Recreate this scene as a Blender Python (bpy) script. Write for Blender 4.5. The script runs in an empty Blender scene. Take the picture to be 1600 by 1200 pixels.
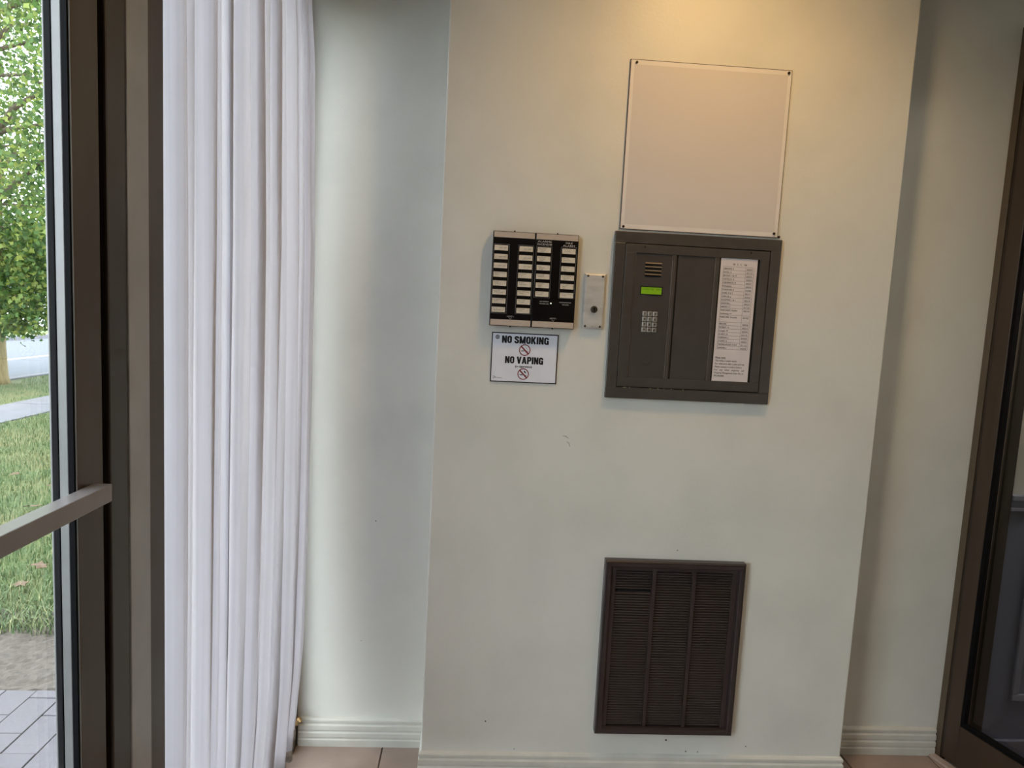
import bpy, bmesh, math, random
from mathutils import Vector, Matrix

random.seed(7)
C = bpy.context.scene.collection
sc = bpy.context.scene

# ------------------------------------------------------------------ camera, sky, lights, exposure
cam_d = bpy.data.cameras.new('camera')
cam_d.sensor_fit = 'HORIZONTAL'; cam_d.sensor_width = 36.0
cam_d.lens = 1060.0 / 1600.0 * 36.0
cam_d.clip_start = 0.02; cam_d.clip_end = 300
cam = bpy.data.objects.new('camera', cam_d); C.objects.link(cam)
r_ = Vector((0.997421, -0.050760, 0.050741)); u_ = Vector((-0.045077, 0.107100, 0.993226)); f_ = Vector((0.055850, 0.992952, -0.104535))
m = Matrix(((r_.x, u_.x, -f_.x, 0), (r_.y, u_.y, -f_.y, -1.8), (r_.z, u_.z, -f_.z, 1.323), (0, 0, 0, 1)))
cam.matrix_world = m
sc.camera = cam
vs = sc.view_settings
vs.view_transform = 'Standard'; vs.look = 'None'; vs.exposure = 0.0; vs.gamma = 1.0; vs.use_curve_mapping = False

SKY = 7.0
world = bpy.data.worlds.new('world'); sc.world = world; world.use_nodes = True
bg = world.node_tree.nodes['Background']
bg.inputs['Color'].default_value = (0.84, 0.92, 1.0, 1); bg.inputs['Strength'].default_value = SKY

def add_light(name, kind, loc, energy, color, rot=(0, 0, 0), **kw):
    d = bpy.data.lights.new(name, kind); d.energy = energy; d.color = color
    for k, v in kw.items(): setattr(d, k, v)
    o = bpy.data.objects.new(name, d); C.objects.link(o); o.location = loc; o.rotation_euler = rot
    return o
sun_dir = Vector((-0.50, 0.12, -0.86)).normalized()
sun = add_light('sun', 'SUN', (5, 0, 12), 2.6, (1.0, 0.94, 0.82), angle=math.radians(3))
sun.rotation_euler = sun_dir.to_track_quat('-Z', 'Y').to_euler()
add_light('downlight_lamp', 'SPOT', (0.60, -0.50, 2.47), 30, (1.0, 0.61, 0.22), spot_size=math.radians(166), spot_blend=0.9, shadow_soft_size=0.05)
add_light('hallway_fill', 'POINT', (2.6, -0.30, 2.30), 46, (1.0, 0.92, 0.80), shadow_soft_size=0.12)  # unseen fill light added to brighten the hallway behind the inner door

# ------------------------------------------------------------------ helpers
def lin(c):
    c = c / 255.0
    return c / 12.92 if c <= 0.04045 else ((c + 0.055) / 1.055) ** 2.4
def rgb(r, g, b): return (lin(r), lin(g), lin(b), 1.0)

def mat(name, col, rough=0.6, metal=0.0, var=0.0, scale=8.0, stretch=(1, 1, 1), bump=0.0, bscale=60.0, spec=0.5, var_col=None, lo=0.35, hi=0.65, emit=None):
    M = bpy.data.materials.new(name); M.use_nodes = True
    nt = M.node_tree; b = nt.nodes['Principled BSDF']
    b.inputs['Base Color'].default_value = col; b.inputs['Roughness'].default_value = rough
    b.inputs['Metallic'].default_value = metal; b.inputs['Specular IOR Level'].default_value = spec
    tc = nt.nodes.new('ShaderNodeTexCoord'); mp = nt.nodes.new('ShaderNodeMapping'); mp.inputs['Scale'].default_value = stretch
    nt.links.new(tc.outputs['Object'], mp.inputs['Vector'])
    if var > 0 or var_col:
        n = nt.nodes.new('ShaderNodeTexNoise'); n.inputs['Scale'].default_value = scale; n.inputs['Detail'].default_value = 5
        nt.links.new(mp.outputs['Vector'], n.inputs['Vector'])
        mr = nt.nodes.new('ShaderNodeMapRange'); mr.inputs['From Min'].default_value = lo; mr.inputs['From Max'].default_value = hi
        nt.links.new(n.outputs['Fac'], mr.inputs['Value'])
        mx = nt.nodes.new('ShaderNodeMix'); mx.data_type = 'RGBA'
        mx.inputs['A'].default_value = col
        mx.inputs['B'].default_value = var_col or tuple([c * (1 - var) for c in col[:3]] + [1])
        nt.links.new(mr.outputs['Result'], mx.inputs['Factor'])
        nt.links.new(mx.outputs['Result'], b.inputs['Base Color'])
    if bump > 0:
        n2 = nt.nodes.new('ShaderNodeTexNoise'); n2.inputs['Scale'].default_value = bscale; n2.inputs['Detail'].default_value = 4
        nt.links.new(mp.outputs['Vector'], n2.inputs['Vector'])
        bp = nt.nodes.new('ShaderNodeBump'); bp.inputs['Strength'].default_value = bump; bp.inputs['Distance'].default_value = 0.01
        nt.links.new(n2.outputs['Fac'], bp.inputs['Height']); nt.links.new(bp.outputs['Normal'], b.inputs['Normal'])
    if emit:
        b.inputs['Emission Color'].default_value = emit[0]; b.inputs['Emission Strength'].default_value = emit[1]
    return M

def glass_mat(name, tint=(1, 1, 1, 1), refl=1.0):
    M = bpy.data.materials.new(name); M.use_nodes = True; nt = M.node_tree
    for n in list(nt.nodes): nt.nodes.remove(n)
    out = nt.nodes.new('ShaderNodeOutputMaterial'); tr = nt.nodes.new('ShaderNodeBsdfTransparent'); gl = nt.nodes.new('ShaderNodeBsdfGlossy')
    tr.inputs['Color'].default_value = tint; gl.inputs['Roughness'].default_value = 0.0
    fr = nt.nodes.new('ShaderNodeLayerWeight'); fr.inputs['Blend'].default_value = 0.5
    pw_ = nt.nodes.new('ShaderNodeMath'); pw_.operation = 'POWER'; pw_.inputs[1].default_value = 5.0
    mu = nt.nodes.new('ShaderNodeMath'); mu.operation = 'MULTIPLY_ADD'; mu.inputs[1].default_value = 0.9 * refl; mu.inputs[2].default_value = 0.035 * refl
    mx = nt.nodes.new('ShaderNodeMixShader')
    nt.links.new(fr.outputs['Facing'], pw_.inputs[0]); nt.links.new(pw_.outputs[0], mu.inputs[0]); nt.links.new(mu.outputs[0], mx.inputs[0])
    nt.links.new(tr.outputs[0], mx.inputs[1]); nt.links.new(gl.outputs[0], mx.inputs[2]); nt.links.new(mx.outputs[0], out.inputs['Surface'])
    return M

class MB:
    """collects plain geometry for one mesh object"""
    def __init__(s): s.v = []; s.f = []; s.mi = []; s.cur = 0
    def add(s, vs, fs):
        n = len(s.v); s.v += [tuple(p) for p in vs]
        for f in fs: s.f.append(tuple(i + n for i in f)); s.mi.append(s.cur)
    def box(s, x0, x1, y0, y1, z0, z1):
        if x0 > x1: x0, x1 = x1, x0
        if y0 > y1: y0, y1 = y1, y0
        if z0 > z1: z0, z1 = z1, z0
        s.add([(x0, y0, z0), (x1, y0, z0), (x1, y1, z0), (x0, y1, z0), (x0, y0, z1), (x1, y0, z1), (x1, y1, z1), (x0, y1, z1)],
              [(0, 3, 2, 1), (4, 5, 6, 7), (0, 1, 5, 4), (1, 2, 6, 5), (2, 3, 7, 6), (3, 0, 4, 7)])
    def prism(s, poly, z0, z1):
        """poly: list of (x, y); vertical prism"""
        n = len(poly)
        vs = [(x, y, z0) for x, y in poly] + [(x, y, z1) for x, y in poly]
        s.add(vs, [tuple(reversed(range(n))), tuple(range(n, 2 * n))] + [(i, (i + 1) % n, n + (i + 1) % n, n + i) for i in range(n)])
    def extrude(s, prof, path):
        """prof: list of (d, z): distance out of the wall and height; path: list of ((x, y), (nx, ny)) along the wall"""
        n = len(prof); rows = [[(p[0] + d * q[0], p[1] + d * q[1], z) for d, z in prof] for p, q in path]
        vs = [v for r in rows for v in r]; fs = []
        for i in range(len(path) - 1):
            for k in range(n):
                a = i * n + k; b = i * n + (k + 1) % n
                fs.append((a, b, b + n, a + n))
        fs.append(tuple(range(n))); fs.append(tuple(reversed(range((len(path) - 1) * n, len(path) * n))))
        s.add(vs, fs)
    def disc_y(s, x, z, r, y0, y1, n=20, rx=None):
        """cylinder along y (off a wall facing -y)"""
        rx = rx or r
        vs = [(x + rx * math.cos(2 * math.pi * i / n), y, z + r * math.sin(2 * math.pi * i / n)) for y in (y0, y1) for i in range(n)]
        s.add(vs, [tuple(range(n)), tuple(reversed(range(n, 2 * n)))] + [(i + n, (i + 1) % n + n, (i + 1) % n, i) for i in range(n)])
    def ring_y(s, x, z, r0, r1, y0, y1, n=28):
        vs = []
        for y in (y0, y1):
            for r in (r0, r1):
                vs += [(x + r * math.cos(2 * math.pi * i / n), y, z + r * math.sin(2 * math.pi * i / n)) for i in range(n)]
        fs = []
        for i in range(n):
            j = (i + 1) % n
            fs += [(i, j, n + j, n + i), (2 * n + j, 2 * n + i, 3 * n + i, 3 * n + j), (n + i, n + j, 3 * n + j, 3 * n + i), (j, i, 2 * n + i, 2 * n + j)]
        s.add(vs, fs)
    def cyl_z(s, x, y, r, z0, z1, n=20):
        s.prism([(x + r * math.cos(2 * math.pi * i / n), y + r * math.sin(2 * math.pi * i / n)) for i in range(n)], z0, z1)
    def rect_frame(s, x0, x1, z0, z1, w, y0, y1):
        s.box(x0, x1, y0, y1, z1 - w, z1); s.box(x0, x1, y0, y1, z0, z0 + w)
        s.box(x0, x0 + w, y0, y1, z0 + w, z1 - w); s.box(x1 - w, x1, y0, y1, z0 + w, z1 - w)
    def tube(s, pts, radii, n=7):
        pts = [Vector(p) for p in pts]; rings = []
        for i, p in enumerate(pts):
            d = (pts[min(i + 1, len(pts) - 1)] - pts[max(i - 1, 0)]).normalized()
            a = d.orthogonal().normalized() if i == 0 else (a - a.dot(d) * d).normalized()
            b = d.cross(a)
            rings.append([p + radii[i] * (a * math.cos(2 * math.pi * k / n) + b * math.sin(2 * math.pi * k / n)) for k in range(n)])
        vs = [v for r in rings for v in r]; fs = []
        for i in range(len(pts) - 1):
            for k in range(n):
                fs.append((i * n + k, i * n + (k + 1) % n, (i + 1) * n + (k + 1) % n, (i + 1) * n + k))
        fs.append(tuple(reversed(range(n)))); fs.append(tuple(range((len(pts) - 1) * n, len(pts) * n)))
        s.add(vs, fs)
    def text(s, string, x0, z0, h, y, w=None, align='L', bold=0.0, squash=1.0):
        heavy, bold = bold, 0.0
        """flat lettering on a wall facing -y; cap height h, fitted to width w when given"""
        cu = bpy.data.curves.new('lettering_curve', 'FONT'); cu.body = string; cu.resolution_u = 2; cu.offset = bold
        ob = bpy.data.objects.new('lettering_source', cu)
        me = ob.to_mesh()
        if me and len(me.vertices):
            xs = [v.co.x for v in me.vertices]; lo, hi = min(xs), max(xs)
            k = h / 0.73; kx = (w / (hi - lo)) if w else k * squash
            wid = (hi - lo) * kx
            ox = x0 - (wid / 2 if align == 'C' else wid if align == 'R' else 0)
            # heavy faces: the same outlines laid side by side
            for q in ((-1, -0.5, 0, 0.5, 1) if heavy > 0.025 else (-1, 1) if heavy > 0 else (0,)):
                s.add([(ox + (v.co.x - lo) * kx + q * heavy * h, y - 0.00001 * q, z0 + v.co.y * k) for v in me.vertices], [tuple(p.vertices) for p in me.polygons])
        ob.to_mesh_clear(); bpy.data.objects.remove(ob); bpy.data.curves.remove(cu)
    def heavy_text(s, string, x0, z0, h, y, w):
        """condensed heavy capitals drawn from broad strokes; cap height h, width w"""
        t = 0.21; e = t / 2
        G = {'I': (0.22, [[(.11, 0), (.11, 1)]]), 'N': (0.56, [[(e, 0), (e, 1)], [(.56 - e, 0), (.56 - e, 1)], [(e, 1), (.56 - e, 0)]]),
             'M': (0.72, [[(e, 0), (e, 1)], [(.72 - e, 0), (.72 - e, 1)], [(e, 1), (.36, .02)], [(.36, .02), (.72 - e, 1)]]),
             'O': (0.53, [[(e, .2), (e, .8), (.2, 1 - e), (.33, 1 - e), (.53 - e, .8), (.53 - e, .2), (.33, e), (.2, e), (e, .2)]]),
             'S': (0.53, [[(.53 - e, .68), (.53 - e, .8), (.33, 1 - e), (.2, 1 - e), (e, .8), (e, .66), (.53 - e, .38), (.53 - e, .2), (.33, e), (.2, e), (e, .2), (e, .33)]]),
             'G': (0.54, [[(.54 - e, .66), (.54 - e, .8), (.33, 1 - e), (.2, 1 - e), (e, .8), (e, .2), (.2, e), (.33, e), (.54 - e, .2), (.54 - e, .45)], [(.30, .45), (.54, .45)], [(.54 - e, 0), (.54 - e, .5)]]),
             'K': (0.58, [[(e, 0), (e, 1)], [(.2, .45), (.58 - e, 1)], [(.24, .6), (.58 - e, 0)]]),
             'V': (0.58, [[(e, 1), (.29, 0)], [(.29, 0), (.58 - e, 1)]]), 'A': (0.60, [[(e, 0), (.30, 1)], [(.30, 1), (.60 - e, 0)], [(.18, .27), (.42, .27)]]),
             'P': (0.53, [[(e, 0), (e, 1)], [(e, 1 - e * .9), (.33, 1 - e * .9), (.53 - e, .84), (.53 - e, .60), (.33, .47), (e, .47)]]), ' ': (0.20, [])}
        tot = sum(G[c][0] + 0.045 for c in string) - 0.045; kx = w / tot; x = x0
        for c in string:
            for path in G[c][1]:
                th = t * (0.72 if c in 'AP' and len(path) == 2 and path[0][1] == .27 else 1.0)
                for (ax, az), (bx_, bz) in zip(path, path[1:]):
                    vert = abs(bz - az) > 0.95
                    dx, dz = bx_ - ax, bz - az; L = math.hypot(dx, dz); nx_, nz_ = (-dz / L * th / 2, dx / L * th / 2)
                    if vert: nx_, nz_ = (-math.copysign(th / 2, dz), 0)          # stems and full diagonals end flat on the line
                    q = [(ax + nx_, az + nz_), (bx_ + nx_, bz + nz_), (bx_ - nx_, bz - nz_), (ax - nx_, az - nz_)]
                    s.add([(x + px_ * kx, y, z0 + pz_ * h) for px_, pz_ in q], [(0, 1, 2, 3)])
                for px_, pz_ in path[1:-1]:
                    s.add([(x + (px_ + th / 2 * math.cos(k * math.pi / 6)) * kx, y, z0 + (pz_ + th / 2 * math.sin(k * math.pi / 6)) * h) for k in range(12)], [tuple(reversed(range(12)))])
            x += (G[c][0] + 0.045) * kx
    def build(s, name, mats, parent=None, bevel=0.0, smooth=False, seg=2):
        me = bpy.data.meshes.new(name); me.from_pydata(s.v, [], s.f)
        for mm in (mats if isinstance(mats, (list, tuple)) else [mats]): me.materials.append(mm)
        if any(s.mi): me.polygons.foreach_set('material_index', s.mi)
        if smooth: me.polygons.foreach_set('use_smooth', [True] * len(s.f))
        me.update()
        o = bpy.data.objects.new(name, me); C.objects.link(o)
        if parent: o.parent = parent
        if bevel:
            b = o.modifiers.new('bevel', 'BEVEL'); b.width = bevel; b.segments = seg; b.limit_method = 'ANGLE'
        return o

def tag(o, label, cat=None, group=None, kind=None):
    o['label'] = label
    if cat: o['category'] = cat
    if group: o['group'] = group
    if kind: o['kind'] = kind
    return o
def thing(name, label, cat, group=None, kind=None):
    o = bpy.data.objects.new(name, None); C.objects.link(o); o.empty_display_size = 0.05
    return tag(o, label, cat, group, kind)
def bx(name, mt, parent, *dims, bevel=0.0):
    b = MB(); b.box(*dims); return b.build(name, mt, parent, bevel)
def dup(o, parent, name=None):
    c = o.copy(); C.objects.link(c); c.parent = parent
    return c

# ------------------------------------------------------------------ materials
M_wall = mat('cream_wall_paint', (0.77, 0.76, 0.70, 1), 0.42, var_col=(0.69, 0.685, 0.63, 1), scale=3.4, lo=0.45, hi=0.72, bump=0.05, bscale=140)
M_base = mat('baseboard_paint', (0.70, 0.685, 0.62, 1), 0.35, var=0.10, scale=14)
M_ceil = mat('ceiling_paint', (0.72, 0.70, 0.65, 1), 0.8, bump=0.05)
M_tile = mat('floor_tile', rgb(164, 143, 132), 0.28, var=0.16, scale=9)
M_grout = mat('grout', rgb(96, 82, 74), 0.9, var=0.2, scale=40)
M_bronze = mat('bronze_anodised', rgb(70, 57, 47), 0.34, 0.25, var=0.18, scale=5, stretch=(6, 6, 0.6))
M_bronze_d = mat('bronze_dark', rgb(56, 47, 41), 0.36, 0.2, var=0.18, scale=5, stretch=(6, 6, 0.6))
M_mull = mat('mullion_grey', rgb(160, 160, 162), 0.30, 0.25, var=0.12, scale=12)
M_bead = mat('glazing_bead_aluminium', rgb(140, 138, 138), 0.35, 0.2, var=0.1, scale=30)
M_black = mat('black_rubber', rgb(9, 9, 12), 0.7, var=0.2, scale=40, spec=0.12)
M_bar = mat('push_bar_bronze', rgb(136, 130, 130), 0.30, 0.3, var=0.10, scale=20)
M_glass = glass_mat('clear_glass', (0.95, 0.97, 0.96, 1))
M_glass2 = glass_mat('door_glass', (0.60, 0.60, 0.60, 1))
M_pal = mat('intercom_enamel', rgb(83, 78, 74), 0.30, 0.15, var=0.12, scale=25, bump=0.03, bscale=300)
M_pal_in = mat('intercom_field', rgb(79, 74, 71), 0.34, 0.12, var=0.12, scale=20)
M_edge = mat('pale_metal_edge', rgb(150, 140, 128), 0.35, 0.6, var=0.25, scale=60)  # pale metal, also paints the highlight lines of the intercom dividers
M_gap = mat('dark_gap', rgb(14, 12, 11), 0.8, var=0.2)
M_grille = mat('grille_bronze', rgb(66, 57, 56), 0.32, 0.3, var=0.06, scale=25)
M_slat = mat('slat_bronze', rgb(90, 79, 75), 0.45, 0.1, var=0.1, scale=30)
M_gback = mat('grille_dark_backing', rgb(13, 11, 11), 0.9, var=0.2)
M_steel = mat('brushed_steel', rgb(214, 211, 206), 0.42, 0.2, var=0.18, scale=16, stretch=(1, 1, 4))
M_screw = mat('screw_metal', rgb(92, 84, 76), 0.4, 0.6, var=0.2, scale=90)
M_screw_d = mat('dark_screw', rgb(48, 38, 34), 0.5, 0.3, var=0.2, scale=90)
M_ann = mat('black_plastic', rgb(22, 20, 22), 0.22, var=0.2, scale=14)
M_strip = mat('champagne_strip', rgb(206, 190, 174), 0.40, 0.15, var=0.10, scale=60, stretch=(1, 1, 8))
M_card = mat('label_card', rgb(222, 212, 194), 0.6, var=0.10, scale=120)
M_frameline = mat('frame_line_grey', rgb(120, 118, 120), 0.4, 0.3, var=0.1)
M_white_ink = mat('white_ink', rgb(205, 203, 200), 0.6, var=0.1)
M_ink = mat('black_ink', rgb(18, 17, 19), 0.6, var=0.1)
M_ink_soft = mat('grey_ink', rgb(82, 76, 74), 0.6, var=0.2)
M_sign = mat('sign_plastic', rgb(236, 239, 248), 0.35, var=0.04, scale=20)
M_red = mat('sign_red', rgb(128, 42, 46), 0.5, var=0.12, scale=80)
M_board = mat('board_face', (0.68, 0.635, 0.615, 1), 0.5, var=0.02, scale=4)
M_rim = mat('board_rim', (0.80, 0.76, 0.74, 1), 0.45, var=0.04, scale=10)
M_paper = mat('paper', rgb(224, 216, 216), 0.6, var=0.05, scale=30)
M_lcd = mat('lcd_green', rgb(110, 142, 24), 0.3, var=0.08, scale=60, emit=((0.13, 0.28, 0.008, 1), 0.45))
M_lcdink = mat('lcd_ink', rgb(54, 70, 16), 0.5, var=0.1)
M_led = mat('led_lamp', rgb(230, 235, 215), 0.4, var=0.05, emit=((0.9, 1, 0.8, 1), 0.5))
M_key = mat('keypad_chrome', rgb(205, 203, 198), 0.28, 0.6, var=0.3, scale=140)
M_brass = mat('old_brass', rgb(160, 128, 84), 0.45, 0.5, var=0.3, scale=80)

# curtain: woven white sheer, lets light through
M_curt = bpy.data.materials.new('white_sheer_cloth'); M_curt.use_nodes = True
nt = M_curt.node_tree; b = nt.nodes['Principled BSDF']; b.inputs['Roughness'].default_value = 0.9; b.inputs['Specular IOR Level'].default_value = 0.1
uv = nt.nodes.new('ShaderNodeUVMap'); mp = nt.nodes.new('ShaderNodeMapping'); mp.inputs['Scale'].default_value = (140, 1.2, 1)
no = nt.nodes.new('ShaderNodeTexNoise'); no.inputs['Scale'].default_value = 1.0; no.inputs['Detail'].default_value = 4
cr = nt.nodes.new('ShaderNodeMapRange'); cr.inputs['From Min'].default_value = 0.3; cr.inputs['From Max'].default_value = 0.7
mx = nt.nodes.new('ShaderNodeMix'); mx.data_type = 'RGBA'; mx.inputs['A'].default_value = (0.89, 0.875, 0.905, 1); mx.inputs['B'].default_value = (0.76, 0.745, 0.775, 1)
trl = nt.nodes.new('ShaderNodeBsdfTranslucent'); ms = nt.nodes.new('ShaderNodeMixShader'); ms.inputs[0].default_value = 0.50
nt.links.new(uv.outputs[0], mp.inputs['Vector']); nt.links.new(mp.outputs[0], no.inputs['Vector']); nt.links.new(no.outputs['Fac'], cr.inputs['Value'])
nt.links.new(cr.outputs[0], mx.inputs['Factor']); nt.links.new(mx.outputs['Result'], b.inputs['Base Color']); nt.links.new(mx.outputs['Result'], trl.inputs['Color'])
nt.links.new(b.outputs[0], ms.inputs[1]); nt.links.new(trl.outputs[0], ms.inputs[2]); nt.links.new(ms.outputs[0], nt.nodes['Material Output'].inputs['Surface'])
M_hem = mat('shaded_hem_cloth', rgb(172, 168, 166), 0.9, var=0.3, scale=160)  # grey paints the shade under the pleats into the lace

# ------------------------------------------------------------------ room shell
YB = 0.147                    # recessed wall
XL, XR = -0.485, 1.508        # storefront face, right end of the recessed wall
ZC = 2.5
b = MB(); b.box(-0.62, 3.4, YB, YB + 0.12, -0.05, ZC + 0.1)
wall_back = tag(b.build('wall_back', M_wall), 'cream recessed back wall seen on both sides of the projecting wall panel', 'wall', kind='structure')
b = MB(); b.box(-0.103, 1.114, 0.0, YB - 0.0005, 0.0, ZC)
wall_proj = tag(b.build('wall_center', M_wall, bevel=0.004, seg=3), 'cream projecting wall panel that carries the intercom, alarm panel and grille', 'wall', kind='structure')
# small marks on the paint
b = MB()
b.tube([(0.246, -0.0003, 0.999), (0.254, -0.0005, 0.9985), (0.262, -0.0003, 0.992)], [0.0006, 0.0009, 0.0005], 5)
b.tube([(0.258, -0.0003, 0.984), (0.264, -0.0005, 0.979), (0.267, -0.0003, 0.970)], [0.0005, 0.0008, 0.0004], 5)
b.build('scratch', mat('scratched_paint', rgb(128, 124, 116), 0.8, var=0.2), wall_proj)
b = MB()
for x, z, r in ((0.595, 0.128, 0.003), (0.830, 0.112, 0.0018), (0.655, 0.094, 0.0022), (0.69, 0.093, 0.0018), (0.16, 0.094, 0.0014), (0.075, 0.176, 0.0022), (0.585, 0.69, 0.0016)):
    b.disc_y(x, z, r, -0.0006, 0.001, 8)
b.build('speck', mat('dirt_speck', rgb(92, 86, 80), 0.8, var=0.2), wall_proj)
b = MB(); b.disc_y(-0.268, 0.698, 0.0016, YB - 0.001, YB + 0.001, 8)
b.build('nail', mat('nail_dark', rgb(52, 48, 44), 0.6, var=0.2), wall_back)
b = MB(); b.disc_y(-0.30, 0.33, 0.001, YB - 0.001, YB + 0.001, 8)
b.build('nail', mat('nail_dark', rgb(52, 48, 44), 0.6, var=0.2), wall_back)

floor = tag(bx('floor', M_grout, None, -0.62, 3.4, -4.9, YB, -0.08, -0.003), 'beige ceramic tile floor with thin dark joints', 'floor', kind='structure')
TP = 0.356; tile0 = None
for i in range(-1, 6):
    for j in range(0, 15):
        x0 = -0.226 + i * TP; y1 = YB - j * TP - 0.001
        x1 = x0 + TP; y0 = y1 - TP
        if x0 < -0.6: x0 = -0.60
        if i == 4: x1 = 1.482
        if i == 5: x0 = 1.482; x1 = 1.90
        if i == -1 and x1 - x0 < 0.02: continue
        y0 = max(y0, -4.79)
        if y1 - y0 < 0.02: continue
        g = 0.0022
        bx('tile', M_tile, floor, x0 + g, x1 - g, y0 + g, y1 - g, -0.02, random.uniform(-0.0004, 0.0004), bevel=0.0012)
tag(bx('ceiling', M_ceil, None, -0.62, 3.4, -4.9, YB + 0.12, ZC, ZC + 0.1), 'plain off-white ceiling above the vestibule', 'ceiling', kind='structure')
tag(bx('wall_rear', mat('bounce_cut_brown', rgb(112, 84, 68), 0.8, var=0.2, scale=12), None, -0.62, 1.9, -4.9, -4.8, -0.05, ZC), 'brown rear wall behind the camera position', 'wall', kind='structure')  # unseen wall, dark brown picked to cut light bounced onto the panel

# baseboards
prof = [(0, 0.0), (0.0125, 0.0), (0.0125, 0.021), (0.0105, 0.024), (0.0105, 0.027), (0.012, 0.030), (0.012, 0.042), (0.009, 0.046), (0.009, 0.049),
        (0.0112, 0.052), (0.0112, 0.065), (0.0065, 0.069), (0.0065, 0.073), (0.0095, 0.076), (0.0095, 0.082), (0.006, 0.086), (0.0, 0.088)]
b = MB(); b.extrude(prof, [((-0.478, YB), (0, -1)), ((-0.108, YB), (0, -1))])
tag(b.build('baseboard_left', M_base), 'cream moulded baseboard of the recess beside the white curtain', 'baseboard', kind='structure')
b = MB(); b.extrude(prof, [((1.118, YB), (0, -1)), ((XR - 0.004, YB), (0, -1))])
tag(b.build('baseboard_right', M_base), 'cream moulded baseboard of the recess beside the glass door', 'baseboard', kind='structure')
b = MB(); b.extrude([(d, z * 0.97) for d, z in prof], [((-0.103, YB - 0.002), (-0.6, 0)), ((-0.103, 0.0), (-0.6, -1)), ((1.114, 0.0), (0.6, -1)), ((1.114, YB - 0.002), (0.6, 0))])
tag(b.build('baseboard_center', M_base), 'cream moulded baseboard along the foot of the projecting wall panel', 'baseboard', kind='structure')

# ------------------------------------------------------------------ left: curtained window and glass entrance door
w1 = thing('window_1', 'tall bronze-framed window hidden behind the white curtain', 'window', kind='structure')
bx('mullion', M_mull, w1, XL - 0.070, XL, -0.8225, -0.761, 0.0, 2.2, bevel=0.002)
bx('frame_stile', M_bronze, w1, XL - 0.011, XL - 0.004, -0.760, -0.706, 0.0, 2.2, bevel=0.001)
bx('end_jamb', M_bronze_d, w1, XL - 0.09, XL + 0.003, 0.094, YB - 0.001, 0.0, 2.2, bevel=0.002)
bx('bottom_rail', M_bronze_d, w1, XL - 0.09, XL - 0.045, -0.741, 0.093, 0.0, 0.085, bevel=0.002)
bx('head_rail', M_bronze, w1, XL - 0.09, XL - 0.07, -0.741, 0.093, 2.10, 2.2, bevel=0.002)
bx('glass_pane', M_glass, w1, XL - 0.086, XL - 0.080, -0.741, 0.093, 0.085, 2.10)
b = MB(); b.box(-0.4815, -0.470, 0.098, 0.122, 0.088, 0.104); b.tube([(-0.474, 0.110, 0.100), (-0.468, 0.104, 0.106), (-0.460, 0.096, 0.101)], [0.006, 0.007, 0.004], 8)
tag(b.build('bracket', M_brass, w1, 0.001), 'small brass catch at the foot of the frame')

d1 = thing('door_1', 'bronze-framed glass entrance door with horizontal push bar, lawn behind', 'door', kind='structure')
bx('jamb', M_bronze_d, d1, XL - 0.070, XL - 0.001, -0.873, -0.823, 0.0, 2.2, bevel=0.003)
bx('jamb_lip', M_bronze_d, d1, XL - 0.06, XL - 0.012, -0.8865, -0.8735, 0.0, 2.2)
XS = XL - 0.001
bx('stile', M_bronze, d1, XS - 0.0305, XS, -0.949, -0.890, 0.01, 2.12, bevel=0.0016)
bx('stile', M_bronze, d1, XS - 0.0305, XS, -1.87, -1.812, 0.01, 2.12, bevel=0.0016)
bx('bottom_rail', M_bronze, d1, XS - 0.030, XS - 0.001, -1.811, -0.950, 0.01, 0.13, bevel=0.0016)
bx('top_rail', M_bronze, d1, XS - 0.030, XS - 0.001, -1.811, -0.950, 2.05, 2.12, bevel=0.0016)
bx('head_frame', M_bronze, d1, XL - 0.070, XL, -1.92, -0.824, 2.13, 2.2)
bx('jamb', M_bronze, d1, XL - 0.070, XL, -1.94, -1.88, 0.0, 2.13)
b = MB(); b.box(XS - 0.0075, XS - 0.0012, -0.9535, -0.9492, 0.13, 2.05); b.box(XS - 0.0265, XS - 0.0195, -0.9535, -0.9492, 0.13, 2.05)
b.build('glazing_gasket', M_black, d1)
b = MB(); b.box(XS - 0.0190, XS - 0.0080, -0.9530, -0.9492, 0.13, 2.05); b.box(XS - 0.0295, XS - 0.0270, -0.9530, -0.9492, 0.13, 2.05)
b.build('glazing_bead', M_bead, d1, 0.001)
bx('stile_edge', M_bead, d1, XS - 0.0011, XS + 0.0003, -0.9506, -0.9491, 0.02, 2.11)  # pale strip put in for the highlight along the worn door edge
bx('glass_pane', M_glass, d1, XS - 0.0262, XS - 0.0200, -1.8115, -0.9495, 0.13, 2.05)
b = MB(); b.box(XS + 0.003, XS + 0.026, -1.845, -0.918, 1.0545, 1.0775)
pb = b.build('push_bar', M_bar, d1, 0.0012)
b = MB(); b.box(XS - 0.0005, XS + 0.004, -0.945, -0.919, 1.056, 1.076); b.box(XS - 0.0005, XS + 0.004, -1.845, -1.82, 1.056, 1.076)
b.build('bar_bracket', M_bronze, pb)

bb = MB(); bb.box(-0.62, XL, -4.9, YB, 2.201, ZC); bb.box(-0.62, XL, -4.9, -1.9415, 0.0, 2.2005)
tag(bb.build('wall_left', M_wall), 'cream wall strip above the glazed entrance front', 'wall', kind='structure')

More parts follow.
